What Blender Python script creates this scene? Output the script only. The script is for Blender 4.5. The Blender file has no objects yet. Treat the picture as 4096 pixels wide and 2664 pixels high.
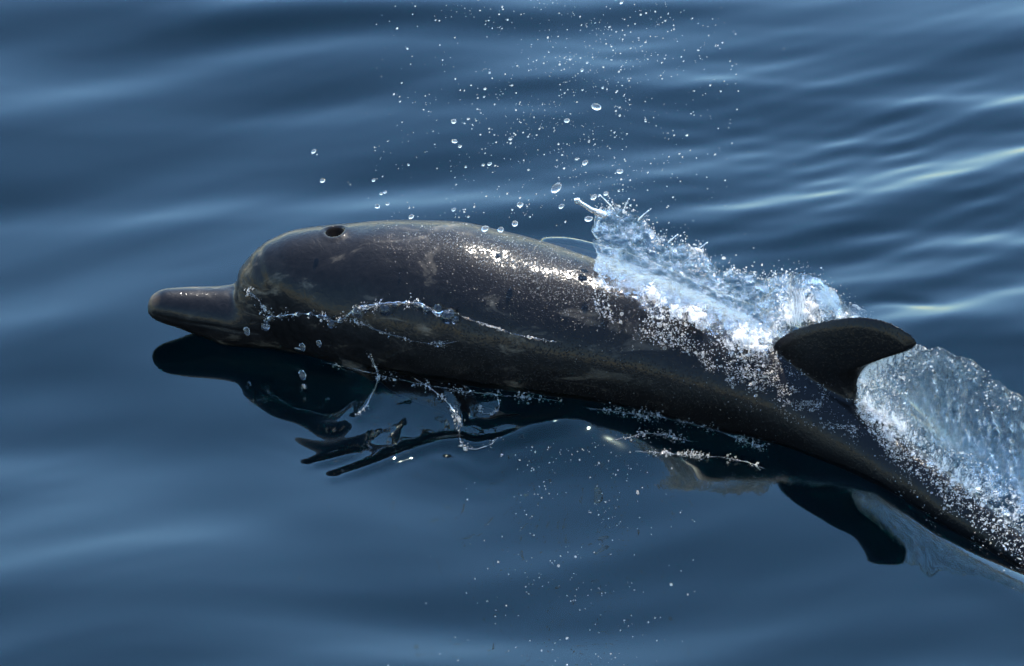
import bpy, bmesh, math, random
import numpy as np
from mathutils import Vector, Matrix
from mathutils.bvhtree import BVHTree

random.seed(7)
rng = np.random.default_rng(7)
scene = bpy.context.scene
C = scene.collection

# ------------------------------------------------------------------ camera
DEP = math.radians(33.0)          # the photographer looks down from a bow, with a long lens
DIST = 12.0
WIDTH = 2.2                       # metres across the frame at the dolphin
cam_d = bpy.data.cameras.new('camera')
cam = bpy.data.objects.new('camera', cam_d)
C.objects.link(cam)
CAM = np.array([0.0, -DIST * math.cos(DEP), DIST * math.sin(DEP)])
cam.location = CAM
cam.rotation_euler = (math.radians(90) - DEP, 0, 0)
cam_d.sensor_width = 36.0
cam_d.lens = 36.0 * DIST / WIDTH
cam_d.clip_start = 0.1
cam_d.clip_end = 20000.0
cam_d.dof.use_dof = True
cam_d.dof.focus_distance = 11.95
cam_d.dof.aperture_fstop = 8.0
scene.camera = cam

# ------------------------------------------------------------------ sky, sun, exposure
SUN_EL, SUN_AZ = math.radians(59.0), math.radians(9.0)
world = bpy.data.worlds.new('World')
scene.world = world
world.use_nodes = True
wn = world.node_tree
sky = wn.nodes.new('ShaderNodeTexSky')
sky.sky_type = 'NISHITA'
sky.sun_disc = False
sky.sun_elevation = SUN_EL
sky.sun_rotation = SUN_AZ
sky.air_density = 1.7
sky.dust_density = 0.0
sky.ozone_density = 10.0
wn.links.new(sky.outputs[0], wn.nodes['Background'].inputs[0])
wn.nodes['Background'].inputs[1].default_value = 0.15
sun_d = bpy.data.lights.new('sun', 'SUN')
sun_d.energy = 3.0
sun_d.angle = math.radians(0.53)
sun_d.color = (1.0, 0.93, 0.82)
sun = bpy.data.objects.new('sun', sun_d)
C.objects.link(sun)
SUND = Vector((math.cos(SUN_EL) * math.sin(SUN_AZ), math.cos(SUN_EL) * math.cos(SUN_AZ), math.sin(SUN_EL)))
sun.rotation_euler = SUND.to_track_quat('Z', 'Y').to_euler()
scene.view_settings.view_transform = 'Standard'
scene.view_settings.look = 'None'
scene.view_settings.gamma = 1.0
scene.view_settings.exposure = 1.9
scene.render.engine = 'CYCLES'
scene.cycles.use_denoising = True
scene.cycles.max_bounces = 14
scene.cycles.transmission_bounces = 12
scene.cycles.transparent_max_bounces = 12
scene.cycles.glossy_bounces = 6
scene.cycles.diffuse_bounces = 2
scene.cycles.sample_clamp_indirect = 6.0
scene.cycles.blur_glossy = 0.3

# ------------------------------------------------------------------ helpers
S = WIDTH / 4096.0
FW = np.array([0.0, math.cos(DEP), -math.sin(DEP)])
UP = np.array([0.0, math.sin(DEP), math.cos(DEP)])
RT = np.array([1.0, 0.0, 0.0])


def ray(px, py):
    px, py = np.asarray(px, float), np.asarray(py, float)
    return FW * DIST + RT * ((px - 2048.0) * S)[..., None] + UP * ((1332.0 - py) * S)[..., None]


def at_y(px, py, Y):              # the point of that line of sight standing at depth Y
    d = ray(px, py)
    t = (np.asarray(Y) - CAM[1]) / d[..., 1]
    return CAM + d * t[..., None]


def at_z(px, py, Z):
    d = ray(px, py)
    t = (np.asarray(Z) - CAM[2]) / d[..., 2]
    return CAM + d * t[..., None]


def pchip(xs, ys):                # smooth shape-preserving curve through knots
    xs, ys = np.asarray(xs, float), np.asarray(ys, float)
    h = np.diff(xs)
    de = np.diff(ys) / h
    m = np.zeros_like(ys)
    w1, w2 = 2 * h[1:] + h[:-1], h[1:] + 2 * h[:-1]
    ok = de[1:] * de[:-1] > 0
    with np.errstate(divide='ignore', invalid='ignore'):
        mm = (w1 + w2) / (w1 / de[:-1] + w2 / de[1:])
    m[1:-1] = np.where(ok, mm, 0)
    m[0], m[-1] = de[0], de[-1]

    def f(x):
        x = np.clip(np.asarray(x, float), xs[0], xs[-1])
        i = np.clip(np.searchsorted(xs, x, side='right') - 1, 0, len(h) - 1)
        t = (x - xs[i]) / h[i]
        return ((1 + 2 * t) * (1 - t) ** 2 * ys[i] + t * (1 - t) ** 2 * h[i] * m[i]
                + t * t * (3 - 2 * t) * ys[i + 1] + t * t * (t - 1) * h[i] * m[i + 1])
    return f


def mesh_from(name, verts, quads=None, tris=None, smooth=True):
    me = bpy.data.meshes.new(name)
    verts = np.asarray(verts, np.float32)
    loops, starts, n = [], [], 0
    for arr, k in ((quads, 4), (tris, 3)):
        if arr is not None and len(arr):
            arr = np.asarray(arr, np.int32)
            loops.append(arr.ravel())
            starts.append(n + np.arange(len(arr)) * k)
            n += arr.size
    loops, starts = np.concatenate(loops), np.concatenate(starts)
    me.vertices.add(len(verts))
    me.vertices.foreach_set('co', verts.ravel())
    me.loops.add(len(loops))
    me.loops.foreach_set('vertex_index', loops)
    me.polygons.add(len(starts))
    me.polygons.foreach_set('loop_start', starts.astype(np.int32))
    me.update(calc_edges=True)
    me.validate()
    me.polygons.foreach_set('use_smooth', [smooth] * len(me.polygons))
    return me


def grid_quads(ni, nj, wrap=False):
    i = np.arange(ni - 1)[:, None]
    j = np.arange(nj if wrap else nj - 1)[None, :]
    a = i * nj + j
    b = i * nj + (j + 1) % nj
    c = (i + 1) * nj + (j + 1) % nj
    d = (i + 1) * nj + j
    return np.stack([a, b, c, d], -1).reshape(-1, 4)


def link(name, me, mat, parent=None):
    o = bpy.data.objects.new(name, me)
    C.objects.link(o)
    if mat:
        me.materials.clear()
        me.materials.append(mat)
    if parent:
        o.parent = parent
    return o


def tag(o, label, cat, group=None, kind=None):
    if label:
        o['label'] = label
    if cat:
        o['category'] = cat
    if group:
        o['group'] = group
    if kind:
        o['kind'] = kind
    return o


_perm = rng.random((64, 64, 64)).astype(np.float32)


def vnoise(p, scale):             # cheap smooth value noise in 3-D, -1..1
    q = np.asarray(p) * scale
    i = np.floor(q).astype(int)
    f = q - i
    f = f * f * (3 - 2 * f)
    out = 0
    for dx in (0, 1):
        for dy in (0, 1):
            for dz in (0, 1):
                w = (f[..., 0] if dx else 1 - f[..., 0]) * (f[..., 1] if dy else 1 - f[..., 1]) * (f[..., 2] if dz else 1 - f[..., 2])
                out = out + w * _perm[(i[..., 0] + dx) % 64, (i[..., 1] + dy) % 64, (i[..., 2] + dz) % 64]
    return out * 2 - 1


# ------------------------------------------------------------------ materials
def new_mat(name):
    m = bpy.data.materials.new(name)
    m.use_nodes = True
    m.node_tree.nodes.clear()
    return m, m.node_tree.nodes, m.node_tree.links


def mat_sea():
    m, N, L = new_mat('sea_water')
    o = N.new('ShaderNodeOutputMaterial')
    g = N.new('ShaderNodeBsdfPrincipled')
    g.inputs['Base Color'].default_value = (0.86, 0.95, 1.0, 1)
    g.inputs['Roughness'].default_value = 0.015
    g.inputs['Specular Tint'].default_value = (0.74, 1.0, 0.91, 1)
    g.inputs['IOR'].default_value = 1.333
    g.inputs['Transmission Weight'].default_value = 1.0
    L.new(g.outputs[0], o.inputs[0])
    return m


def mat_deep():
    m, N, L = new_mat('deep_blue')
    o = N.new('ShaderNodeOutputMaterial')
    d = N.new('ShaderNodeBsdfDiffuse')
    d.inputs[0].default_value = (0.0001, 0.0018, 0.0023, 1)
    L.new(d.outputs[0], o.inputs[0])
    return m


def mat_skin():
    m, N, L = new_mat('wet_dolphin_skin')
    o = N.new('ShaderNodeOutputMaterial')
    p = N.new('ShaderNodeBsdfPrincipled')
    tc = N.new('ShaderNodeTexCoord')
    # mottled patches: dark slate with worn brownish blotches
    mp = N.new('ShaderNodeMapping')
    mp.inputs['Scale'].default_value = (5.0, 9.0, 13.0)
    L.new(tc.outputs['Object'], mp.inputs[0])
    n1 = N.new('ShaderNodeTexNoise')
    n1.inputs['Scale'].default_value = 1.6
    n1.inputs['Detail'].default_value = 9
    n1.inputs['Roughness'].default_value = 0.62
    n1.inputs['Distortion'].default_value = 0.8
    L.new(mp.outputs[0], n1.inputs[0])
    r1 = N.new('ShaderNodeValToRGB')
    e = r1.color_ramp.elements
    e[0].position, e[0].color = 0.47, (0.0044, 0.0037, 0.0035, 1)
    e[1].position, e[1].color = 0.68, (0.062, 0.050, 0.036, 1)
    k = e.new(0.57)
    k.color = (0.0072, 0.0060, 0.0054, 1)
    L.new(n1.outputs[0], r1.inputs[0])
    n2 = N.new('ShaderNodeTexNoise')
    n2.inputs['Scale'].default_value = 75
    n2.inputs['Detail'].default_value = 5
    L.new(tc.outputs['Object'], n2.inputs[0])
    mx = N.new('ShaderNodeMixRGB')
    mx.blend_type = 'MULTIPLY'
    mx.inputs[0].default_value = 0.6
    L.new(r1.outputs[0], mx.inputs[1])
    rr = N.new('ShaderNodeMapRange')
    rr.inputs[1].default_value, rr.inputs[2].default_value = 0.3, 0.7
    rr.inputs[3].default_value, rr.inputs[4].default_value = 0.4, 1.5
    L.new(n2.outputs[0], rr.inputs[0])
    L.new(rr.outputs[0], mx.inputs[2])
    sx0 = N.new('ShaderNodeSeparateXYZ')
    L.new(tc.outputs['Object'], sx0.inputs[0])
    dk = N.new('ShaderNodeMapRange')
    dk.inputs[1].default_value, dk.inputs[2].default_value = 0.0, 0.5
    dk.inputs[3].default_value, dk.inputs[4].default_value = 0.0, 1.0
    L.new(sx0.outputs[0], dk.inputs[0])
    md = N.new('ShaderNodeMixRGB')
    md.inputs[2].default_value = (0.0032, 0.0027, 0.0025, 1)
    L.new(dk.outputs[0], md.inputs[0])
    L.new(mx.outputs[0], md.inputs[1])
    tip = at_y(598, 1196, -0.012)
    vd = N.new('ShaderNodeVectorMath')
    vd.operation = 'DISTANCE'
    vd.inputs[1].default_value = tuple(tip)
    L.new(tc.outputs['Object'], vd.inputs[0])
    tr = N.new('ShaderNodeMapRange')
    tr.inputs[1].default_value, tr.inputs[2].default_value = 0.012, 0.028
    tr.inputs[3].default_value, tr.inputs[4].default_value = 0.45, 0.0
    L.new(vd.outputs['Value'], tr.inputs[0])
    mt = N.new('ShaderNodeMixRGB')
    mt.inputs[2].default_value = (0.075, 0.048, 0.024, 1)
    L.new(tr.outputs[0], mt.inputs[0])
    L.new(md.outputs[0], mt.inputs[1])
    L.new(mt.outputs[0], p.inputs['Base Color'])
    p.inputs['Roughness'].default_value = 0.5
    p.inputs['Specular IOR Level'].default_value = 0.08
    p.inputs['IOR'].default_value = 1.36
    p.inputs['Coat Weight'].default_value = 0.37
    p.inputs['Coat Roughness'].default_value = 0.12
    p.inputs['Coat IOR'].default_value = 1.33
    # flow wrinkles of the skin
    w = N.new('ShaderNodeTexNoise')
    w.inputs['Scale'].default_value = 60
    w.inputs['Detail'].default_value = 4
    w.inputs['Distortion'].default_value = 1.2
    L.new(tc.outputs['Object'], w.inputs[0])
    b1 = N.new('ShaderNodeBump')
    b1.inputs['Strength'].default_value = 0.25
    b1.inputs['Distance'].default_value = 0.004
    L.new(w.outputs[0], b1.inputs['Height'])
    # beads of water standing on the skin, thickest over the back
    v = N.new('ShaderNodeTexVoronoi')
    v.inputs['Scale'].default_value = 190
    v.inputs['Randomness'].default_value = 1.0
    L.new(tc.outputs['Object'], v.inputs[0])
    vr = N.new('ShaderNodeMapRange')
    vr.inputs[1].default_value, vr.inputs[2].default_value = 0.0, 0.45
    vr.inputs[3].default_value, vr.inputs[4].default_value = 1.0, 0.0
    vr.interpolation_type = 'SMOOTHSTEP'
    L.new(v.outputs['Distance'], vr.inputs[0])
    sx = N.new('ShaderNodeSeparateXYZ')
    L.new(tc.outputs['Object'], sx.inputs[0])
    mk = N.new('ShaderNodeMapRange')
    mk.inputs[1].default_value, mk.inputs[2].default_value = -0.36, 0.0
    mk.inputs[3].default_value, mk.inputs[4].default_value = 0.0, 1.0
    L.new(sx.outputs[0], mk.inputs[0])
    mk2 = N.new('ShaderNodeMapRange')
    mk2.inputs[1].default_value, mk2.inputs[2].default_value = 0.1, 0.45
    mk2.inputs[3].default_value, mk2.inputs[4].default_value = 1.0, 0.35
    L.new(sx.outputs[0], mk2.inputs[0])
    mm = N.new('ShaderNodeMath')
    mm.operation = 'MULTIPLY'
    L.new(mk.outputs[0], mm.inputs[0])
    L.new(mk2.outputs[0], mm.inputs[1])
    mu = N.new('ShaderNodeMath')
    mu.operation = 'MULTIPLY'
    L.new(vr.outputs[0], mu.inputs[0])
    L.new(mm.outputs[0], mu.inputs[1])
    b2 = N.new('ShaderNodeBump')
    b2.inputs['Strength'].default_value = 1.0
    b2.inputs['Distance'].default_value = 0.0016
    L.new(mu.outputs[0], b2.inputs['Height'])
    L.new(b1.outputs[0], b2.inputs['Normal'])
    L.new(b1.outputs[0], p.inputs['Normal'])
    L.new(b2.outputs[0], p.inputs['Coat Normal'])
    L.new(p.outputs[0], o.inputs[0])
    return m


def mat_simple(name, col, rough, coat=0.0, spec=0.5):
    m, N, L = new_mat(name)
    o = N.new('ShaderNodeOutputMaterial')
    p = N.new('ShaderNodeBsdfPrincipled')
    tc = N.new('ShaderNodeTexCoord')
    n = N.new('ShaderNodeTexNoise')
    n.inputs['Scale'].default_value = 120
    L.new(tc.outputs['Object'], n.inputs[0])
    r = N.new('ShaderNodeValToRGB')
    r.color_ramp.elements[0].color = tuple(c * 0.7 for c in col) + (1,)
    r.color_ramp.elements[1].color = tuple(c * 1.3 for c in col) + (1,)
    L.new(n.outputs[0], r.inputs[0])
    L.new(r.outputs[0], p.inputs['Base Color'])
    p.inputs['Roughness'].default_value = rough
    p.inputs['Coat Weight'].default_value = coat
    p.inputs['Specular IOR Level'].default_value = spec
    L.new(p.outputs[0], o.inputs[0])
    return m


def mat_splash(name, foam_lo, foam_hi, bump_scale, stretch, bump=0.004, foam_amount=1.0, rot=(0, 0, 0), film=0.0, foam_scale=40.0):
    """torn clear water with aerated white veins"""
    m, N, L = new_mat(name)
    o = N.new('ShaderNodeOutputMaterial')
    tc = N.new('ShaderNodeTexCoord')
    mp = N.new('ShaderNodeMapping')
    mp.inputs['Scale'].default_value = stretch
    mp.inputs['Rotation'].default_value = rot
    L.new(tc.outputs['Object'], mp.inputs[0])
    n = N.new('ShaderNodeTexNoise')
    n.inputs['Scale'].default_value = bump_scale
    n.inputs['Detail'].default_value = 6
    n.inputs['Roughness'].default_value = 0.6
    n.inputs['Distortion'].default_value = 1.4
    L.new(mp.outputs[0], n.inputs[0])
    b = N.new('ShaderNodeBump')
    b.inputs['Strength'].default_value = 1.0
    b.inputs['Distance'].default_value = bump
    L.new(n.outputs[0], b.inputs['Height'])
    g = N.new('ShaderNodeBsdfPrincipled')
    g.inputs['Base Color'].default_value = (0.97, 0.99, 1, 1)
    g.inputs['Roughness'].default_value = 0.06
    g.inputs['IOR'].default_value = 1.333
    g.inputs['Transmission Weight'].default_value = 1.0
    L.new(b.outputs[0], g.inputs['Normal'])
    d = N.new('ShaderNodeBsdfDiffuse')
    d.inputs[0].default_value = (0.80, 0.77, 0.72, 1)
    t = N.new('ShaderNodeBsdfTranslucent')
    t.inputs[0].default_value = (0.80, 0.77, 0.72, 1)
    L.new(b.outputs[0], d.inputs['Normal'])
    f = N.new('ShaderNodeMixShader')
    f.inputs[0].default_value = 0.45
    L.new(d.outputs[0], f.inputs[1])
    L.new(t.outputs[0], f.inputs[2])
    # foam from the mesh's own 'foam' attribute broken up by noise
    at = N.new('ShaderNodeAttribute')
    at.attribute_name = 'foam'
    n2 = N.new('ShaderNodeTexNoise')
    n2.inputs['Scale'].default_value = foam_scale
    n2.inputs['Detail'].default_value = 8
    n2.inputs['Roughness'].default_value = 0.72
    n2.inputs['Distortion'].default_value = 0.6
    L.new(mp.outputs[0], n2.inputs[0])
    ad = N.new('ShaderNodeMath')
    ad.operation = 'ADD'
    L.new(at.outputs['Fac'], ad.inputs[0])
    L.new(n2.outputs[0], ad.inputs[1])
    mr = N.new('ShaderNodeMapRange')
    mr.inputs[1].default_value, mr.inputs[2].default_value = foam_lo, foam_hi
    mr.inputs[3].default_value, mr.inputs[4].default_value = 0.0, foam_amount
    L.new(ad.outputs[0], mr.inputs[0])
    x = N.new('ShaderNodeMixShader')
    L.new(mr.outputs[0], x.inputs[0])
    th_ = N.new('ShaderNodeBsdfTransparent')
    gm = N.new('ShaderNodeMixShader')
    gm.inputs[0].default_value = film
    L.new(g.outputs[0], gm.inputs[1])
    L.new(th_.outputs[0], gm.inputs[2])
    L.new(gm.outputs[0], x.inputs[1])
    L.new(f.outputs[0], x.inputs[2])
    fa = N.new('ShaderNodeAttribute')
    fa.attribute_name = 'torn'
    n3 = N.new('ShaderNodeTexNoise')
    n3.inputs['Scale'].default_value = 38
    n3.inputs['Detail'].default_value = 5
    n3.inputs['Roughness'].default_value = 0.65
    L.new(tc.outputs['Object'], n3.inputs[0])
    su = N.new('ShaderNodeMath')
    su.operation = 'ADD'
    L.new(fa.outputs['Fac'], su.inputs[0])
    L.new(n3.outputs[0], su.inputs[1])
    gt = N.new('ShaderNodeMapRange')
    gt.inputs[1].default_value, gt.inputs[2].default_value = 0.97, 1.05
    L.new(su.outputs[0], gt.inputs[0])
    tp_ = N.new('ShaderNodeBsdfTransparent')
    y_ = N.new('ShaderNodeMixShader')
    L.new(gt.outputs[0], y_.inputs[0])
    L.new(x.outputs[0], y_.inputs[1])
    L.new(tp_.outputs[0], y_.inputs[2])
    L.new(y_.outputs[0], o.inputs[0])
    return m


def mat_drop(name='water_droplet', milk=0.24):
    m, N, L = new_mat(name)
    o = N.new('ShaderNodeOutputMaterial')
    g = N.new('ShaderNodeBsdfPrincipled')
    g.inputs['Base Color'].default_value = (1, 1, 1, 1)
    g.inputs['Roughness'].default_value = 0.05
    g.inputs['IOR'].default_value = 1.333
    g.inputs['Transmission Weight'].default_value = 1.0
    t = N.new('ShaderNodeBsdfTranslucent')
    t.inputs[0].default_value = (0.88, 0.84, 0.77, 1)
    x = N.new('ShaderNodeMixShader')
    x.inputs[0].default_value = milk
    L.new(g.outputs[0], x.inputs[1])
    L.new(t.outputs[0], x.inputs[2])
    L.new(x.outputs[0], o.inputs[0])
    return m


M_SEA, M_DEEP, M_SKIN, M_DROP = mat_sea(), mat_deep(), mat_skin(), mat_drop()
M_CLEAR = mat_drop('clear_droplet', 0.06)

# ------------------------------------------------------------------ dolphin: spine, sections
# knots along the animal, beak tip to tail: sight line of the axis (x, y), depth Y, half thickness above, below, half width
ST = [
    (592, 1218, 0.0, 6, 6, 6), (597, 1219, 0.0, 30, 28, 30), (615, 1222, 0.0, 52, 48, 52), (650, 1227, 0.0, 73, 63, 68),
    (720, 1234, 0.0, 86, 78, 84), (800, 1245, 0.0, 100, 95, 98), (880, 1258, 0.0, 118, 112, 114), (905, 1262, 0.0, 127, 118, 124),
    (922, 1266, 0.0, 150, 122, 132), (950, 1268, 0.0, 192, 128, 146), (998, 1269, 0.0, 241, 140, 170), (1070, 1266, 0.0, 284, 153, 195), (1140, 1260, -0.001, 310, 170, 222),
    (1230, 1251, -0.004, 332, 192, 248), (1330, 1242, -0.008, 340, 218, 271), (1450, 1234, -0.016, 341, 252, 290), (1620, 1226, -0.032, 346, 298, 320),
    (1800, 1236, -0.058, 346, 326, 334), (2000, 1266, -0.092, 332, 332, 330), (2250, 1318, -0.137, 312, 314, 312), (2500, 1377, -0.182, 286, 290, 280),
    (2800, 1474, -0.235, 262, 262, 248), (3080, 1580, -0.30, 222, 222, 202), (3340, 1722, -0.40, 166, 166, 145), (3640, 1918, -0.54, 122, 122, 104),
    (3930, 2125, -0.69, 106, 106, 86), (4250, 2365, -0.84, 84, 84, 62), (4560, 2570, -0.97, 58, 58, 42), (4700, 2645, -1.02, 40, 40, 34), (4760, 2668, -1.04, 8, 8, 8),
]
ST = np.array(ST, float)
KP = at_y(ST[:, 0], ST[:, 1], ST[:, 2])
kl = np.concatenate([[0], np.cumsum(np.linalg.norm(np.diff(KP, axis=0), axis=1))])
fx, fy, fz = (pchip(kl, KP[:, k]) for k in range(3))
ft, fb, fw = (pchip(kl, ST[:, k] * S) for k in (3, 4, 5))
LEN = kl[-1]
spine_x = KP[:, 0]
ys_of_x = pchip(KP[:, 0], KP[:, 1])       # plan line of the animal
zs_of_x = pchip(KP[:, 0], KP[:, 2])


def build_body_mesh():
    ss = np.unique(np.concatenate([np.linspace(0, 0.35, 160), np.linspace(0.35, LEN, 260)]))
    P = np.stack([fx(ss), fy(ss), fz(ss)], 1)
    T = np.gradient(P, axis=0)
    # smooth the tangents so sections do not fan at the beak-melon step
    for _ in range(14):
        T[1:-1] = (T[:-2] + 2 * T[1:-1] + T[2:]) / 4
    T /= np.linalg.norm(T, axis=1)[:, None]
    Nn = np.array([0, 0, 1.0]) - T * T[:, 2:3]
    Nn /= np.linalg.norm(Nn, axis=1)[:, None]
    B = np.cross(T, Nn)
    b = fw(ss)
    at_ = np.sqrt(np.maximum(ft(ss) ** 2 - (b * math.sin(DEP)) ** 2, 1e-8)) / math.cos(DEP)
    ab_ = np.sqrt(np.maximum(fb(ss) ** 2 - (b * math.sin(DEP)) ** 2, 1e-8)) / math.cos(DEP)
    M = 96
    th = np.linspace(0, 2 * math.pi, M, endpoint=False)
    hh = np.where(np.sin(th)[None] > 0, at_[:, None], ab_[:, None]) * np.sin(th)
    V = (P[:, None, :] + hh[..., None] * Nn[:, None, :]
         + (b[:, None] * np.cos(th))[..., None] * B[:, None, :])
    # the fold at the foot of the melon runs back and down along the cheek
    sx_ = lambda p: (p - 2048) * S
    u1 = np.clip((P[:, 0] - sx_(895)) / (sx_(965) - sx_(895)), 0, 1)
    u2 = np.clip((sx_(1480) - P[:, 0]) / (sx_(1480) - sx_(965)), 0, 1)
    wsh = (u1 * u1 * (3 - 2 * u1)) * (u2 * u2 * (3 - 2 * u2))
    V[..., 0] += 0.085 * wsh[:, None] * (1 - np.clip(np.sin(th), 0, 1))[None] ** 1.3
    n = len(ss)
    verts = V.reshape(-1, 3)
    quads = grid_quads(n, M, True)
    caps = []
    verts = np.concatenate([verts, P[:1], P[-1:]])
    i0, i1 = n * M, n * M + 1
    for j in range(M):
        caps.append((i0, (j + 1) % M, j))
        caps.append((i1, (n - 1) * M + j, (n - 1) * M + (j + 1) % M))
    return verts, quads, np.array(caps)


def blade(outline, thick, normal, nring=7):
    """closed fin: outline polygon (n,3) in a plane, lens-like thickness towards its middle"""
    outline = np.asarray(outline, float)
    n = len(outline)
    c = outline.mean(0)
    nv = np.asarray(normal, float)
    nv = nv / np.linalg.norm(nv)
    verts, faces = [], []
    for side in (1, -1):
        for i in range(nring):
            t = i / nring
            ring = outline * (1 - t) + c * t
            prof = math.sqrt(max(0.0, 1 - (1 - t) ** 2))
            verts.append(ring + nv * side * thick * prof * 0.5)
        verts.append((c + nv * side * thick * 0.5)[None])
    V = np.concatenate(verts)
    per = nring * n + 1
    for s in (0, 1):
        o = s * per
        for i in range(nring - 1):
            for j in range(n):
                q = (o + i * n + j, o + i * n + (j + 1) % n, o + (i + 1) * n + (j + 1) % n, o + (i + 1) * n + j)
                faces.append(q if s == 0 else q[::-1])
        for j in range(n):
            q = (o + (nring - 1) * n + j, o + (nring - 1) * n + (j + 1) % n, o + nring * n, o + nring * n)
            faces.append((q[0], q[1], q[2]) if s == 0 else (q[1], q[0], q[2]))
    return V, faces


def densify(pts, step=0.008):
    pts = np.asarray(pts, float)
    out = []
    n = len(pts)
    for i in range(n):                       # closed Catmull-Rom
        p0, p1, p2, p3 = pts[(i - 1) % n], pts[i], pts[(i + 1) % n], pts[(i + 2) % n]
        k = max(1, int(np.linalg.norm(p2 - p1) / step))
        for j in range(k):
            t = j / k
            out.append(0.5 * (2 * p1 + (p2 - p0) * t + (2 * p0 - 5 * p1 + 4 * p2 - p3) * t * t + (3 * p1 - p0 - 3 * p2 + p3) * t ** 3))
    return np.array(out)


# dorsal fin: swept back, in the upright plane that follows the spine there
FIN_PX = [(3060, 1440), (3085, 1385), (3110, 1348), (3160, 1320), (3225, 1297), (3300, 1278), (3380, 1267), (3450, 1265), (3520, 1275),
          (3580, 1296), (3630, 1324), (3662, 1350), (3674, 1374), (3660, 1394), (3612, 1404), (3560, 1420), (3505, 1444),
          (3464, 1476), (3442, 1515), (3436, 1560), (3445, 1615), (3490, 1690), (3420, 1790), (3270, 1720), (3130, 1600)]
FIN_X0 = at_y(3090, 1360, -0.305)[0]


def on_fin_plane(px, py, off=0.0):
    d = ray(px, py)
    nrm = np.array([0.60, 1.0, 0.0])
    p0 = np.array([FIN_X0, -0.305, 0.0]) + nrm * off
    t = ((p0 - CAM) @ nrm) / (d @ nrm)
    return CAM + d * np.asarray(t)[..., None]


fp = np.array(FIN_PX, float)
fin_out = densify(on_fin_plane(fp[:, 0], fp[:, 1]))

bv, bq, bc = build_body_mesh()
bm = bmesh.new()


def add_raw(bm, V, F):
    vs = [bm.verts.new(v) for v in V]
    for f in F:
        try:
            bm.faces.new([vs[i] for i in f])
        except ValueError:
            pass


add_raw(bm, bv, list(bq) + list(bc))
fv, ff = blade(fin_out, 0.044, (0.60, 1.0, 0))
add_raw(bm, fv, ff)
# flippers (low on the shoulders, swept back under water)
for sgn in (-1, 1):
    root = np.array([at_y(1560, 1400, -0.03)[0], ys_of_x(at_y(1560, 1400, -0.03)[0]) + sgn * 0.13, 0.02])
    ax = np.array([0.72, sgn * 0.10, -0.70])
    ax /= np.linalg.norm(ax)
    ch = np.array([1.0, -sgn * 0.1, 0.25])
    ch /= np.linalg.norm(ch)
    prof = [(-0.05, -0.07), (0.03, -0.075), (0.12, -0.062), (0.22, -0.03), (0.30, 0.02), (0.335, 0.055), (0.31, 0.06), (0.22, 0.055), (0.12, 0.06), (0.03, 0.07), (-0.05, 0.07)]
    out = densify([root + ax * u + ch * v for u, v in prof])
    V, F = blade(out, 0.032, np.cross(ax, ch))
    add_raw(bm, V, F)
# tail flukes, deep and out past the frame
tp = np.array([fx(LEN - 0.10), fy(LEN - 0.10), fz(LEN - 0.10)])
tt = np.array([fx(LEN), fy(LEN), fz(LEN)]) - np.array([fx(LEN - .1), fy(LEN - .1), fz(LEN - .1)])
tt /= np.linalg.norm(tt)
lat = np.cross(tt, [0, 0, 1.0])
lat /= np.linalg.norm(lat)
for sgn in (-1, 1):
    prof = [(-0.04, 0.0), (0.0, 0.06), (0.08, 0.16), (0.16, 0.25), (0.215, 0.29), (0.21, 0.26), (0.17, 0.15), (0.14, 0.05), (0.12, -0.02), (0.04, -0.02)]
    out = densify([tp + tt * u + lat * sgn * v for u, v in prof])
    V, F = blade(out, 0.026, np.cross(tt, lat))
    add_raw(bm, V, F)
bmesh.ops.recalc_face_normals(bm, faces=bm.faces)
raw = bpy.data.meshes.new('raw')
bm.to_mesh(raw)
bm.free()
tmp = bpy.data.objects.new('tmp_body', raw)
C.objects.link(tmp)
rm = tmp.modifiers.new('r', 'REMESH')
rm.mode = 'VOXEL'
rm.voxel_size = 0.0032
sm = tmp.modifiers.new('s', 'SMOOTH')
sm.factor = 0.5
sm.iterations = 10
dg = bpy.context.evaluated_depsgraph_get()
body_me = bpy.data.meshes.new_from_object(tmp.evaluated_get(dg))
bpy.data.objects.remove(tmp)
bpy.data.meshes.remove(raw)
body_me.name = 'body'


def coords(me):
    a = np.empty(len(me.vertices) * 3, np.float32)
    me.vertices.foreach_get('co', a)
    return a.reshape(-1, 3).astype(float)


def normals(me):
    a = np.empty(len(me.vertices) * 3, np.float32)
    me.vertices.foreach_get('normal', a)
    return a.reshape(-1, 3).astype(float)


def bvh_of(me):
    me.calc_loop_triangles()
    t = np.empty(len(me.loop_triangles) * 3, np.int32)
    me.loop_triangles.foreach_get('vertices', t)
    return BVHTree.FromPolygons([tuple(v) for v in coords(me)], t.reshape(-1, 3).tolist(), all_triangles=True)


body_bvh = bvh_of(body_me)


def shoot(bvh, px, py):
    d = Vector(ray(px, py)).normalized()
    loc, nor, idx, dist = bvh.ray_cast(Vector(CAM), d)
    return (np.array(loc), np.array(nor), dist) if loc is not None else None


def trace(bvh, path, step=12):
    pts = []
    for (x0, y0), (x1, y1) in zip(path[:-1], path[1:]):
        n = max(1, int(math.hypot(x1 - x0, y1 - y0) / step))
        for i in range(n):
            h = shoot(bvh, x0 + (x1 - x0) * i / n, y0 + (y1 - y0) * i / n)
            if h:
                pts.append(np.concatenate([h[0], h[1]]))
    return np.array(pts)


# carve mouth line, beak crease, folds behind the melon, blowhole
co, no = coords(body_me), normals(body_me)


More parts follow.
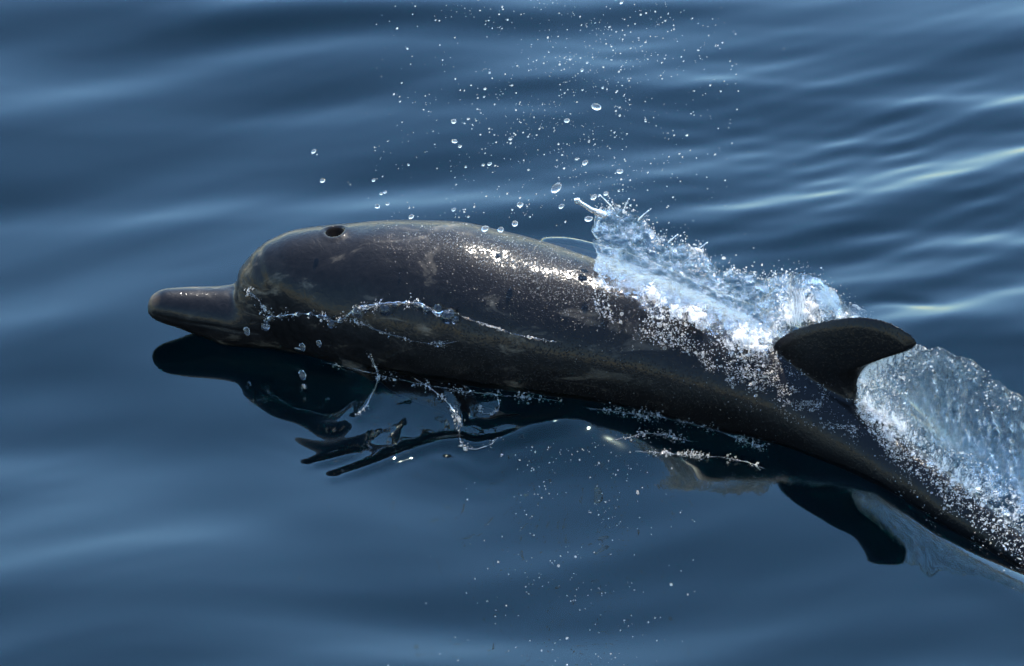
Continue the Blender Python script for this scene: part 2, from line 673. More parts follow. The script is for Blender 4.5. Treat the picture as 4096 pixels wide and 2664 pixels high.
def groove(path, width, depth, mirror=True):
    global co
    pts = trace(body_bvh, path, 8)[:, :3]
    sets = [pts]
    if mirror:
        q = pts.copy()
        q[:, 1] = 2 * ys_of_x(pts[:, 0]) - pts[:, 1]
        sets.append(q)
    for p in sets:
        box = np.all((co > p.min(0) - 3 * width) & (co < p.max(0) + 3 * width), axis=1)
        idx = np.nonzero(box)[0]
        d2 = ((co[idx, None, :] - p[None]) ** 2).sum(-1).min(1)
        co[idx] -= no[idx] * (depth * np.exp(-d2 / width ** 2))[:, None]


groove([(640, 1268), (720, 1286), (800, 1298), (880, 1310), (960, 1324), (1040, 1330)], 0.004, 0.0014)
groove([(926, 1150), (960, 1165), (1000, 1180), (1040, 1205), (1070, 1240), (1085, 1275)], 0.010, 0.0015)
BH = shoot(body_bvh, 1338, 932)
bc0 = BH[0].copy()
bc0[1] = ys_of_x(bc0[0])
bi = np.nonzero(((co - bc0) ** 2).sum(1) < 0.09 ** 2)[0]
du = (co[bi, 0] - bc0[0]) / 0.018
dv = (co[bi, 1] - bc0[1] - 0.006) / 0.021
rr = np.sqrt(du ** 2 + dv ** 2)
co[bi] -= no[bi] * (0.020 * np.clip(1.15 - rr, 0, 1) ** 0.7 * (rr < 1.15))[:, None]
co[bi] += no[bi] * (0.0018 * np.exp(-((rr - 1.4) / 0.35) ** 2))[:, None]
# slight hollow behind the blowhole, and uneven flesh everywhere
bn = np.nonzero(co[:, 0] < 1.0)[0]
co[bn] += no[bn] * (vnoise(co[bn], 22.0) * 0.0012 + vnoise(co[bn], 9.0) * 0.002)[:, None]
body_me.vertices.foreach_set('co', co.astype(np.float32).ravel())
body_me.update()
body_me.polygons.foreach_set('use_smooth', [True] * len(body_me.polygons))

dolphin = bpy.data.objects.new('dolphin', None)
dolphin.empty_display_size = 0.1
C.objects.link(dolphin)
tag(dolphin, 'dark grey wet dolphin surging forward, its arched back and hooked dorsal fin above the sea', 'dolphin')
link('body', body_me, M_SKIN, dolphin)
body_bvh = bvh_of(body_me)

# blowhole lining: a dark cup sunk in the hollow
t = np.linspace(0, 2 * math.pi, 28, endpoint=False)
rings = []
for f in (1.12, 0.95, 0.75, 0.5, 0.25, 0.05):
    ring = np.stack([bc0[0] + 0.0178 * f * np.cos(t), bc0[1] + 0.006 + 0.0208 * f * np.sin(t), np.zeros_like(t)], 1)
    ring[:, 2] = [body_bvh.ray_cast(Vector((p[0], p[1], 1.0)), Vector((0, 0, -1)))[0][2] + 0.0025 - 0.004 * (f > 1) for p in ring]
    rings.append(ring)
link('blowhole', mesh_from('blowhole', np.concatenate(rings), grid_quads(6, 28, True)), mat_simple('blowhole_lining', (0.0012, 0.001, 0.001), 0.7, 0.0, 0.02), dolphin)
M_EYE = mat_simple('dolphin_eye', (0.004, 0.0035, 0.003), 0.08, 1.0)
for far in (False, True):
    h = shoot(body_bvh, 1196, 1398)
    p, nn = h[0].copy(), h[1].copy()
    if far:
        p[1] = 2 * ys_of_x(p[0]) - p[1]
        nn[1] = -nn[1]
    eb = bmesh.new()
    bmesh.ops.create_uvsphere(eb, u_segments=24, v_segments=14, radius=1.0)
    eb.transform(Matrix.LocRotScale(Vector(p), Vector(nn).to_track_quat('Z', 'Y'), Vector((0.012, 0.008, 0.005))))
    em = bpy.data.meshes.new('eye')
    eb.to_mesh(em)
    eb.free()
    em.polygons.foreach_set('use_smooth', [True] * len(em.polygons))
    link('eye', em, M_EYE, dolphin)

# ------------------------------------------------------------------ the sea
nk = (np.array([0, 1200, 1350, 1500, 1800, 2200, 2500, 2700, 2850, 4096, 6000]) - 2048) * S
A_near = pchip(nk, [0, 0, 0.008, 0.030, 0.042, 0.042, 0.028, 0.008, 0, 0, 0])
V_near = pchip(nk, [0.08, 0.08, 0.12, 0.15, 0.155, 0.155, 0.15, 0.14, 0.13, 0.08, 0.05])
fxk = at_y(np.array([1950, 2060, 2180, 2300, 2450, 2900, 3250, 3420, 3600, 4000]), np.full(10, 1100.0), 0.0)[:, 0]
A_far = pchip(np.concatenate([[-3], fxk, [3.0]]), [0, 0.0, 0.12, 0.235, 0.246, 0.24, 0.17, 0.13, 0.09, 0.05, 0.0, 0.0])

wr = np.random.default_rng(21)
COMP = []
for lo, hi, num, slope, mean, spread in ((0.9, 2.6, 9, 0.050, -4, 20), (0.32, 0.9, 18, 0.050, -10, 16), (0.13, 0.32, 30, 0.044, -14, 13), (0.06, 0.13, 18, 0.010, -12, 18)):
    lam = np.exp(wr.uniform(math.log(lo), math.log(hi), num))
    ang = np.radians(wr.normal(mean, spread, num))
    ph = wr.uniform(0, 2 * math.pi, num)
    w = wr.uniform(0.5, 1.5, num)
    w *= slope * math.sqrt(2) / math.sqrt((w ** 2).sum())
    COMP += [(2 * math.pi / l, math.sin(a), math.cos(a), p, q, l) for l, a, p, q in zip(lam, ang, ph, w)]


RINGS = [(float(c[0]), float(c[1]), r, l, s_) for c, r, l, s_ in (
    (at_z(1330, 1480, 0), 0.16, 0.055, 0.10), (at_z(1950, 1660, 0), 0.13, 0.050, 0.10), (at_z(3250, 1800, 0), 0.16, 0.075, 0.035))]


def wpath(pts, n=24):
    p = at_z(np.array([q[0] for q in pts], float), np.array([q[1] for q in pts], float), 0.0)[:, :2]
    l = np.concatenate([[0], np.cumsum(np.linalg.norm(np.diff(p, axis=0), axis=1))])
    u = np.linspace(0, l[-1], n)
    return np.stack([pchip(l, p[:, 0])(u), pchip(l, p[:, 1])(u)], 1)


CALM = [(float(c[0]), float(c[1]), r) for c, r in ((at_z(3300, 1950, 0), 0.33), (at_z(1000, 1560, 0), 0.30), (at_z(1330, 2080, 0), 0.20))]
RIDGES = [
    (wpath([(1345, 1900), (1500, 1850), (1650, 1800), (1800, 1772), (1900, 1790), (2060, 1780), (2250, 1740)]), 0.018, 0.008),
    (wpath([(1245, 1846), (1330, 1826), (1450, 1792)]), 0.016, 0.0055),
    (wpath([(1960, 1740), (2100, 1745), (2200, 1740), (2340, 1690)]), 0.034, 0.017),
    (wpath([(1475, 1425), (1510, 1480), (1512, 1530), (1490, 1600), (1440, 1665)]), 0.014, 0.016),
    (wpath([(1600, 1490), (1720, 1540), (1790, 1600), (1838, 1660), (1842, 1740), (1835, 1800)]), 0.012, 0.009),
    (wpath([(1925, 1600), (1960, 1570), (1995, 1590), (1995, 1640), (1950, 1660), (1920, 1635)]), 0.011, 0.008),
    (wpath([(700, 130), (1100, 105), (1500, 80), (1900, 70), (2300, 90)]), 0.07, 0.014),
    (wpath([(3000, 470), (3400, 440), (3800, 430), (4300, 440)]), 0.07, 0.009),
    (wpath([(3300, 1030), (3700, 1010), (4200, 990)]), 0.05, 0.009),
    (wpath([(3350, 1330), (3700, 1320), (4200, 1330)]), 0.06, 0.005),
    (wpath([(3440, 1235), (3560, 1228), (3760, 1248)]), 0.022, -0.0035),
]


def sea(x, y, cell=None):
    x, y = np.asarray(x, float), np.asarray(y, float)
    h = np.zeros(np.broadcast(x, y).shape)
    env = 0.75 + 0.35 * np.sin(1.7 * x + 0.9 * y + 0.4) * np.sin(1.1 * y - 0.6 * x + 1.0)
    # finer ripples in the wake to the right
    wk = 1 / (1 + np.exp(-(x - 0.35 + 0.15 * y) / 0.16)) * np.exp(-((y - 0.55) / 0.55) ** 2)
    xw = x + 0.05 * np.sin(2.1 * y + 1.3 * x)
    yw = y + 0.05 * np.sin(1.9 * x + 0.7) + 0.03 * np.sin(4.3 * x - 1.1 * y)
    for k, sx, sy, p, q, l in COMP:
        amp = q / k
        e = 1.0
        if l < 0.32:
            e = env * (0.8 + 0.8 * wk)
        if l < 0.13:
            e = env * (0.6 + 4.0 * wk)
        if cell is not None:
            e = e * np.clip((l / np.maximum(cell, 1e-6) - 2.5) / 3.0, 0, 1)
        h += e * amp * np.sin(k * (sx * xw + sy * yw) + p)
    for cx, cy, rad, lam, sl in RINGS:
        r = np.sqrt((x - cx) ** 2 + ((y - cy) * 0.8) ** 2)
        rw = r + 0.010 * np.sin(9 * np.arctan2(y - cy, x - cx)) * np.clip(r / 0.1, 0, 1)
        h = h + sl * lam / (2 * math.pi) * np.exp(-((r - 0.4 * rad) / rad) ** 2) * np.sin(2 * math.pi * rw / lam) * (1 if cell is None else (cell < 0.02))
    for cx, cy, rad in CALM:
        h = h * (1 - 0.9 * np.exp(-((x - cx) ** 2 + (y - cy) ** 2) / rad ** 2))
    for path, sig, amp in RIDGES:
        lo, hi = path.min(0) - 4 * sig, path.max(0) + 4 * sig
        box = (x > lo[0]) & (x < hi[0]) & (y > lo[1]) & (y < hi[1])
        bx, by = x[box], y[box]
        best, along = np.full(bx.shape, 1e9), np.zeros(bx.shape)
        for i in range(len(path) - 1):
            a, d = path[i], path[i + 1] - path[i]
            t = np.clip(((bx - a[0]) * d[0] + (by - a[1]) * d[1]) / (d @ d), 0, 1)
            dd = (bx - a[0] - t * d[0]) ** 2 + (by - a[1] - t * d[1]) ** 2
            m_ = dd < best
            best, along = np.where(m_, dd, best), np.where(m_, (i + t) / (len(path) - 1), along)
        add = np.zeros_like(h)
        add[box] = amp * np.exp(-best / sig ** 2) * np.sin(np.pi * np.clip(along, 0.03, 0.97)) ** 0.6
        h = h + add
    xs = np.clip(x, -1.2, 1.6)
    v = ys_of_x(xs) - y                       # towards the camera is positive
    near = np.exp(-(np.maximum(v - V_near(xs), 0) / 0.13) ** 2)
    broad = np.exp(-(np.maximum(v - V_near(xs), 0) / 0.26) ** 2)
    far = np.exp(-(np.maximum(-v - 0.13, 0) / 0.13) ** 2)
    fade = np.clip((x + 1.0) / 0.2, 0, 1) * np.clip((1.9 - x) / 0.3, 0, 1)
    mn = (0.72 * near + 0.28 * broad) * A_near(xs)
    mf = far * A_far(xs)
    trough = -0.035 * np.exp(-(v / 0.12) ** 2) * np.clip((x - 0.75) / 0.12, 0, 1)
    ctr = np.clip(v / 0.06 * 0.5 + 0.5, 0, 1)
    m = mn * ctr + mf * (1 - ctr)
    calm = 1 - 0.75 * np.clip(np.minimum(near, far) * np.clip((1.0 + x) / 0.25, 0, 1), 0, 1)
    return h * calm + (m + trough) * fade


def axis(lo, hi, step, far):
    core = np.arange(lo, hi, step)
    out, d = [], step
    p = hi
    while p < far:
        d *= 1.22
        p += d
        out.append(p)
    out = np.array(out)
    return np.concatenate([(lo + hi) - out[::-1], core, [hi], out])


gx, gy = axis(-1.4, 1.4, 0.005, 2500.0), axis(-1.55, 2.0, 0.005, 2500.0)
X, Y = np.meshgrid(gx, gy, indexing='ij')
cell = np.maximum(np.gradient(gx)[:, None], np.gradient(gy)[None, :])
Z = sea(X, Y, cell)
sea_me = mesh_from('sea', np.stack([X, Y, Z], -1).reshape(-1, 3), grid_quads(len(gx), len(gy))[:, ::-1])
sea_ob = link('sea', sea_me, M_SEA)
sea_ob['kind'] = 'structure'
q = 3000.0
deep = link('deep_water', mesh_from('deep_water', [(-q, -q, -7), (q, -q, -7), (q, q, -7), (-q, q, -7)], [(0, 1, 2, 3)], smooth=False), M_DEEP)
deep['kind'] = 'structure'
#PART2
sea_bvh = bvh_of(sea_me)
tube_me = mesh_from('tube', bv, bq, bc)
tube_bvh = bvh_of(tube_me)


def surf(px, py):                 # first surface met there: skin or sea
    a, b = shoot(body_bvh, px, py), shoot(sea_bvh, px, py)
    if a is None:
        return b
    if b is None:
        return a
    return a if a[2] < b[2] else b


_b = bmesh.new()
bmesh.ops.create_icosphere(_b, subdivisions=1, radius=1.0)
ICO_V = np.array([v.co[:] for v in _b.verts])
ICO_F = np.array([[v.index for v in f.verts] for f in _b.faces])
_b.free()


def bead_soup(P, R, squash=0.35):
    """many small lumpy beads as one mesh"""
    P, R = np.asarray(P), np.asarray(R)
    n, k = len(P), len(ICO_V)
    sc = 1 + squash * (rng.random((n, 1, 3)) * 2 - 1)
    jit = 1 + 0.18 * (rng.random((n, k, 1)) * 2 - 1)
    V = P[:, None, :] + ICO_V[None] * R[:, None, None] * sc * jit
    F = ICO_F[None] + (np.arange(n) * k)[:, None, None]
    return V.reshape(-1, 3), F.reshape(-1, 3)


def set_foam(me, f, name='foam'):
    a = me.attributes.new(name, 'FLOAT', 'POINT')
    a.data.foreach_set('value', np.asarray(f, np.float32).ravel())


def blur(g, n):
    for _ in range(n):
        p = np.pad(g, 1, 'edge')
        g = (p[:-2, 1:-1] + p[2:, 1:-1] + p[1:-1, :-2] + p[1:-1, 2:] + 4 * p[1:-1, 1:-1]) / 8
    return g


# ------------------------------------------------------------------ water torn up off the back, ahead of the fin
TOP = pchip([2380, 2400, 2440, 2480, 2520, 2570, 2620, 2680, 2750, 2820, 2880, 2940, 3000, 3060, 3110, 3150, 3200, 3260, 3320, 3380, 3450, 3490],
            [870, 838, 822, 824, 848, 880, 930, 962, 982, 1020, 1072, 1088, 1092, 1104, 1106, 1090, 1086, 1100, 1150, 1206, 1268, 1320])
BOT = pchip([2380, 2450, 2600, 2750, 2900, 3000, 3060, 3100, 3150, 3300, 3400, 3490], [1215, 1285, 1360, 1440, 1505, 1535, 1535, 1490, 1420, 1350, 1330, 1345])
cols = np.arange(2384, 3488, 5.0)
NR = 90
jag = vnoise(np.stack([cols / 60, cols * 0, cols * 0], 1), 1.0) * 10 + vnoise(np.stack([cols / 17, cols * 0 + 9, cols * 0], 1), 1.0) * 6
jab = vnoise(np.stack([cols / 45, cols * 0 + 3, cols * 0], 1), 1.0) * 32 + vnoise(np.stack([cols / 14, cols * 0 + 5, cols * 0], 1), 1.0) * 14
PX = np.repeat(cols[:, None], NR, 1)
tt_ = np.linspace(0, 1, NR)[None, :]
PY = (TOP(cols) + jag)[:, None] * (1 - tt_) + (BOT(cols) + jab)[:, None] * tt_
PX = PX + vnoise(np.stack([PX / 40, PY / 25, PX * 0 + 2], -1), 1.0) * np.clip(1 - (PX - 2384) / 60, 0, 1) * 16
Dd = np.zeros_like(PX)
for i in range(len(cols)):
    last = None
    for j in range(NR - 1, -1, -1):
        h = shoot(tube_bvh, PX[i, j], PY[i, j])
        if h:
            last = h[2]
            Dd[i, j] = last - 0.012
        else:
            if last is None:
                last = 12.0
            last += 0.0012
            Dd[i, j] = last - 0.012
Dd = blur(Dd, 25)
Dd += 0.02 * np.clip((PX - 3040) / 90, 0, 1)
wob = (vnoise(np.stack([PX / 30, PY / 30, PX * 0], -1), 1.0) * 0.007 + vnoise(np.stack([PX / 11, PY / 11, PX * 0 + 4], -1), 1.0) * 0.0035)
edge = np.clip((1 - tt_) / 0.12, 0, 1)
Dd = Dd - (0.004 + 0.010 * np.sin(np.pi * np.clip(tt_, 0, 1)) + wob) * edge + 0.010 * (1 - edge)
dirs = ray(PX, PY)
dirs /= np.linalg.norm(dirs, axis=-1)[..., None]
SH = CAM + dirs * Dd[..., None]
G, nb = SH, 0
foam = np.zeros(G.shape[:2])
foam[:, nb:] = -0.06 + 0.28 * tt_ ** 1.3 + 0.10 * np.exp(-(tt_ / 0.08) ** 2) + 0.20 * vnoise(np.stack([PX / 90, PY / 90, PX * 0 + 7], -1), 1.0)
foam[:, nb:] += 0.16 * np.exp(-((PX - 2400) / 28) ** 2)
foam[:, nb:] -= 0.12 * np.exp(-((PX - 2520) / 110) ** 2 - ((PY - 1010) / 110) ** 2)
spl_me = mesh_from('sheet', G.reshape(-1, 3), grid_quads(*G.shape[:2])[:, ::-1])
set_foam(spl_me, foam)
set_foam(spl_me, 0.36 + np.clip((tt_ - 0.55) / 0.45, 0, 1) * 0.55 + 0 * PX, 'torn')
splash = bpy.data.objects.new('back_splash', None)
C.objects.link(splash)
tag(splash, 'white frothing sheet of water torn up over the back ahead of the dorsal fin', 'splash')
M_SPL = mat_splash('torn_water', 0.68, 0.76, 75.0, (1.0, 1.0, 0.6), 0.0028, 0.85, film=0.55, foam_scale=60.0)
sh_ob = link('sheet', spl_me, M_SPL, splash)
sol = sh_ob.modifiers.new('thickness', 'SOLIDIFY')
sol.thickness = 0.007
sol.offset = -1
# filament flung off the leading corner
fil = np.array([at_y(x, y, -0.02) for x, y in ((2420, 862), (2395, 850), (2370, 842), (2345, 826), (2322, 812), (2304, 800))])


def tube_mesh(P, R, m=10):
    P, R = np.asarray(P, float), np.asarray(R, float)
    T = np.gradient(P, axis=0)
    T /= np.linalg.norm(T, axis=1)[:, None] + 1e-9
    ref = np.array([0.1, 0.3, 1.0])
    B = np.cross(T, ref)
    B /= np.linalg.norm(B, axis=1)[:, None] + 1e-9
    Nn = np.cross(B, T)
    a = np.linspace(0, 2 * math.pi, m, endpoint=False)
    V = P[:, None] + R[:, None, None] * (np.cos(a)[None, :, None] * B[:, None] + np.sin(a)[None, :, None] * Nn[:, None])
    n = len(P)
    V = np.concatenate([V.reshape(-1, 3), P[:1] - T[:1] * R[0], P[-1:] + T[-1:] * R[-1]])
    caps = []
    for j in range(m):
        caps += [(n * m, (j + 1) % m, j), (n * m + 1, (n - 1) * m + j, (n - 1) * m + (j + 1) % m)]
    return V, grid_quads(n, m, True), np.array(caps)


def resample(P, n):
    P = np.asarray(P, float)
    l = np.concatenate([[0], np.cumsum(np.linalg.norm(np.diff(P, axis=0), axis=1))])
    return np.stack([pchip(l, P[:, k])(np.linspace(0, l[-1], n)) for k in range(P.shape[1])], 1)


fp_ = resample(fil, 40)
V, Q, Cp = tube_mesh(fp_, 0.0035 + 0.003 * np.exp(-((np.arange(40) - 37) / 2.5) ** 2) + 0.0015 * np.sin(np.arange(40) * 0.9) ** 2 + 0.004 * np.linspace(1, 0, 40) ** 2)
link('filament', mesh_from('filament', V, Q, Cp), M_CLEAR, splash)
for c_, dx, dz in ((14, -0.030, 0.030), (22, 0.012, 0.026), (34, 0.022, 0.018), (58, 0.020, 0.014), (80, 0.024, 0.016), (104, 0.018, 0.012)):
    a_ = SH[c_, 1]
    fpp = np.array([a_ + np.array([dx * u, 0.01 * u, dz * u * (1.3 - 0.3 * u) - 0.004]) for u in np.linspace(0, 1, 14)])
    V, Q, Cp = tube_mesh(fpp, 0.0026 * (1 - 0.75 * np.linspace(0, 1, 14)) + 0.0016 * np.exp(-((np.arange(14) - 12.5) / 1.2) ** 2), 8)
    link('filament', mesh_from('filament', V, Q, Cp), M_CLEAR, splash)
# froth: countless beads caught in the sheet, densest low down
w = np.clip(foam[:, nb:] + 0.02, 0, 1) ** 1.3
w = (w / w.sum()).ravel()
ids = rng.choice(w.size, 5200, p=w)
bp_ = SH.reshape(-1, 3)[ids] + rng.normal(0, 0.004, (5200, 3)) - FW * 0.004
ex = []
while len(ex) < 2800:
    x = rng.uniform(2395, 3060)
    y = BOT(x) - 75 + rng.normal(0, 1) * 55 + abs(rng.normal(0, 1)) * 20
    if vnoise(np.array([x / 50, y / 35, 8.0]), 1.0) < -0.15:
        continue
    h = shoot(tube_bvh, x, y)
    if h:
        ex.append(h[0] + h[1] * (0.003 + abs(rng.normal(0, 0.007))))
for _ in range(420):
    c_ = int(rng.integers(0, len(cols)))
    ex.append(SH[c_, 0] + np.array([rng.normal(0, 0.006), rng.normal(0, 0.02), abs(rng.normal(0, 0.012)) - 0.004]))
bp_ = np.concatenate([bp_, np.array(ex)])
V, F = bead_soup(bp_, rng.lognormal(math.log(0.00095), 0.5, len(bp_)))
fr_ = link('froth', mesh_from('froth', V, None, F, smooth=False), M_DROP, splash)
fr_['kind'] = 'stuff'

# ------------------------------------------------------------------ curtain of wake streaming off the dorsal fin
WT = pchip([3434, 3440, 3452, 3475, 3510, 3560, 3610, 3670, 3720, 3760, 3800, 3850, 3900, 3945, 3960, 4020, 4096, 4250, 4500, 4700],
           [1580, 1530, 1500, 1468, 1442, 1420, 1402, 1378, 1388, 1392, 1412, 1416, 1440, 1480, 1508, 1546, 1600, 1700, 1850, 1980])
WB = pchip([3434, 3500, 3600, 3700, 3850, 4000, 4096, 4700], [1655, 1745, 1855, 1940, 2065, 2185, 2260, 2690])
cols = np.concatenate([np.arange(3434, 4110, 5.0), np.arange(4110, 4700, 14.0)])
NR = 100
tt_ = np.linspace(0, 1, NR)[None, :]
jag = (vnoise(np.stack([cols / 40, cols * 0, cols * 0 + 8], 1), 1.0) * 12 + vnoise(np.stack([cols / 12, cols * 0 + 9, cols * 0], 1), 1.0) * 5) * np.clip((cols - 3650) / 60, 0, 1)
PX = np.repeat(cols[:, None], NR, 1)
PY = (WT(cols) + jag)[:, None] * (1 - tt_) + WB(cols)[:, None] * tt_
fin3 = on_fin_plane(PX[:, 0], PY[:, 0], 0.0)
fl3 = at_z(PX[:, -1], PY[:, -1], 0.012)
Yt = np.clip(fin3[:, 1], -0.80, 1)
Yb = np.minimum(fl3[:, 1], Yt - 0.02)
YY = Yt[:, None] + (Yb - Yt)[:, None] * tt_ ** 1.7
SW = at_y(PX, PY, YY)
dirs = ray(PX, PY)
dirs /= np.linalg.norm(dirs, axis=-1)[..., None]
Dw = ((SW - CAM) * dirs).sum(-1)
for i in range(len(cols)):
    for j in range(NR // 3, NR):
        h = shoot(tube_bvh, PX[i, j], PY[i, j])
        if h and h[2] - 0.012 < Dw[i, j]:
            Dw[i, j] = h[2] - 0.012
        h = shoot(sea_bvh, PX[i, j], PY[i, j])
        if h and h[2] - 0.006 < Dw[i, j]:
            Dw[i, j] = h[2] - 0.006
SW = CAM + dirs * np.minimum(blur(Dw, 8), Dw + 0.004)[..., None]
ridge = vnoise(np.stack([PX / 26, PY / 75, PX * 0 + 1], -1), 1.0) * 0.008 + vnoise(np.stack([PX / 10, PY / 26, PX * 0 + 3], -1), 1.0) * 0.0045
SW = SW - FW * (ridge * np.clip(tt_ / 0.04, 0, 1) * np.clip((PX - 3434) / 60, 0.15, 1))[..., None]
foam = (0.24 * np.exp(-((PX - 3500) / 110) ** 2) + 0.30 * np.clip((tt_ - 0.45) / 0.5, 0, 1) + 0.10 * np.exp(-(tt_ / 0.07) ** 2)
        + 0.10 * vnoise(np.stack([PX / 90, PY / 160, PX * 0 + 5], -1), 1.0)
        - 0.55 * np.exp(-((PX - 3785) / 55) ** 2 - ((PY - 1645) / 75) ** 2) - 0.16 * np.exp(-((PX - 4050) / 130) ** 2 - ((PY - 1760) / 120) ** 2))
wk_me = mesh_from('curtain', SW.reshape(-1, 3), grid_quads(*SW.shape[:2])[:, ::-1])
set_foam(wk_me, foam)
set_foam(wk_me, 0.40 + np.clip((tt_ - 0.62) / 0.38, 0, 1) * 0.36 + 0 * PX, 'torn')
wake = bpy.data.objects.new('fin_wake', None)
C.objects.link(wake)
tag(wake, 'streaky curtain of broken water streaming off the trailing edge of the dorsal fin', 'splash')
M_WK = mat_splash('wake_water', 0.72, 0.80, 85.0, (1.3, 1.3, 0.5), 0.0042, 0.85, film=0.42, foam_scale=70.0)
wk_ob = link('curtain', wk_me, M_WK, wake)
sol = wk_ob.modifiers.new('thickness', 'SOLIDIFY')
sol.thickness = 0.008
sol.offset = -1
w = np.clip(foam + 0.03, 0, 1) ** 1.3
w = (w / w.sum()).ravel()
ids = rng.choice(w.size, 3600, p=w)
V, F = bead_soup(SW.reshape(-1, 3)[ids] + rng.normal(0, 0.004, (3600, 3)) - FW * 0.005, rng.lognormal(math.log(0.0011), 0.4, 3600))
fr2 = link('froth', mesh_from('froth', V, None, F, smooth=False), M_DROP, wake)
fr2['kind'] = 'stuff'

SKY_T = pchip([1480, 1600, 1800, 2050, 2400], [892, 878, 890, 950, 1050])
# ------------------------------------------------------------------ lips and rivulets where the sea climbs the flank, beads imitating glints
RIV = [
    ('water_lip', 'string of clear blobs and foam along the crest climbing the flank', 'water lip',
     [(1062, 1296), (1080, 1270), (1100, 1266), (1180, 1256), (1250, 1256), (1310, 1272), (1350, 1290), (1390, 1262), (1420, 1234), (1500, 1220), (1570, 1214), (1640, 1210), (1700, 1226), (1760, 1254), (1825, 1258)], 0.0042, 230, 0.016),
    ('water_lip', 'thin bright water line trailing back along the flank behind the clear blobs', 'water lip',
     [(1830, 1258), (1890, 1280), (1950, 1300), (2050, 1334), (2150, 1355), (2240, 1370)], 0.0018, 90, 0.003),
    ('water_lip', 'small foam collar running down the cheek at the base of the beak', 'water lip',
     [(985, 1150), (1010, 1172), (1045, 1210), (1075, 1250), (1072, 1285), (1060, 1305)], 0.0022, 150, 0.013),
    ('water_lip', 'lower sparkling ripple edge curving under the string of clear blobs', 'water lip',
     [(1390, 1272), (1440, 1292), (1500, 1316), (1600, 1350), (1700, 1372), (1770, 1373), (1850, 1365)], 0.0012, 170, 0.008),
    ('water_rivulet_glint', 'upright glassy strand of water standing beside the throat', 'rivulet',
     [(1475, 1420), (1495, 1450), (1512, 1490), (1508, 1530), (1486, 1590), (1455, 1640), (1425, 1665)], 0.0016, 110, 0.007),
    ('water_rivulet_glint', 'ring of beads imitating glints on the disturbed surface by the flank', 'rivulet',  # this bead ring and the crooked line after it stand in for glints
     [(1915, 1590), (1950, 1572), (1985, 1575), (2000, 1610), (1990, 1645), (1950, 1655), (1920, 1650), (1918, 1610)], 0.0010, 60, 0.006),
    ('water_rivulet_glint', 'crooked line of beads imitating glints on the surface between the flank and the ring', 'rivulet',
     [(1640, 1500), (1715, 1550), (1770, 1590), (1815, 1640), (1840, 1690), (1838, 1740), (1850, 1790), (1900, 1800), (1960, 1780), (2010, 1745)], 0.0010, 170, 0.009),
    ('foam_glint_line', 'line of beads imitating sun glints on the water closest along the rear flank', 'foam line',  # three bead lines from here imitate sun glitter on ripples
     [(2330, 1628), (2400, 1640), (2520, 1655), (2650, 1672), (2780, 1696), (2900, 1735), (2990, 1772), (3060, 1790)], 0.0010, 420, 0.014),
    ('foam_glint_line', 'short squiggle of beads imitating sun glints between the two long bead lines', 'foam line',
     [(2430, 1765), (2500, 1752), (2570, 1735), (2650, 1738), (2720, 1756), (2800, 1772)], 0.0010, 150, 0.012),
    ('foam_glint_line', 'outer line of beads imitating sun glints on the water off the rear flank', 'foam line',
     [(2520, 1805), (2640, 1812), (2760, 1822), (2880, 1828), (2990, 1850), (3070, 1880)], 0.0010, 220, 0.010),
    ('foam_glint_line', 'ragged line of bubbles where the belly meets the water', 'foam line',
     [(1290, 1448), (1420, 1475), (1560, 1512), (1720, 1545), (1900, 1572), (2080, 1588), (2260, 1606)], 0.0008, 260, 0.012),
]
for name, label, cat, path, rad, nbead, spread in RIV:
    pts = []
    for (x0, y0), (x1, y1) in zip(path[:-1], path[1:]):
        n = max(2, int(math.hypot(x1 - x0, y1 - y0) / 10))
        for i in range(n):
            h = surf(x0 + (x1 - x0) * i / n + random.uniform(-4, 4), y0 + (y1 - y0) * i / n + random.uniform(-4, 4))
            pts.append(h[0] + h[1] * rad * 0.5)
    pts = np.array(pts)
    for _ in range(2):
        pts[1:-1] = (pts[:-2] + 2 * pts[1:-1] + pts[2:]) / 4
    n = len(pts) * 3
    P = resample(pts, n)
    lump = np.clip(0.75 + 0.9 * vnoise(np.stack([np.arange(n) / 5.0, np.full(n, rad * 900), np.zeros(n)], 1), 1.0), 0.25, 2.2)
    taper = np.clip(np.minimum(np.arange(n), n - 1 - np.arange(n)) / 10.0, 0.15, 1)
    V, Q, Cp = tube_mesh(P, rad * lump * taper)
    o = link(name, mesh_from(name, V, Q, Cp), M_CLEAR)
    tag(o, label, cat)
    wq = np.clip(0.35 + vnoise(np.stack([np.arange(n) / 9.0, np.full(n, 40 + rad * 5000), np.zeros(n)], 1), 1.0), 0.02, 2) ** 1.5
    k = rng.choice(n, nbead, p=wq / wq.sum())
    V, F = bead_soup(P[k] + rng.normal(0, spread * 0.5, (nbead, 3)) - FW * 0.003, rng.lognormal(math.log(0.0011), 0.45, nbead))
    b = link('bead', mesh_from('bead', V, None, F, smooth=False), M_DROP, o)
    b['kind'] = 'stuff'

# froth boiling along the foot of the fin and over the tail stock
pp, rr_ = [], []
while len(pp) < 1900:
    if rng.random() < 0.66:
        x = rng.uniform(2960, 3430)
        y = 1470 + (x - 2980) * 0.50 + rng.normal(0, 1) * (62 - (x - 2960) * 0.06)
    else:
        x = 3420 + abs(rng.normal(0, 1)) * 420
        y = 1690 + (x - 3420) * 0.76 + rng.normal(0, 1) * 65
    if x > 4150:
        continue
    if vnoise(np.array([x / 55, y / 30, 3.0]), 1.0) < 0.05 and rng.random() < 0.93:
        continue
    h = surf(x, y)
    if h is None:
        continue
    r = rng.lognormal(math.log(0.00095), 0.35)
    pp.append(h[0] + h[1] * abs(rng.normal(0, 0.004)))
    rr_.append(r)
V, F = bead_soup(np.array(pp), np.array(rr_), 0.5)
fr3 = link('tail_froth', mesh_from('tail_froth', V, None, F, smooth=False), M_DROP)
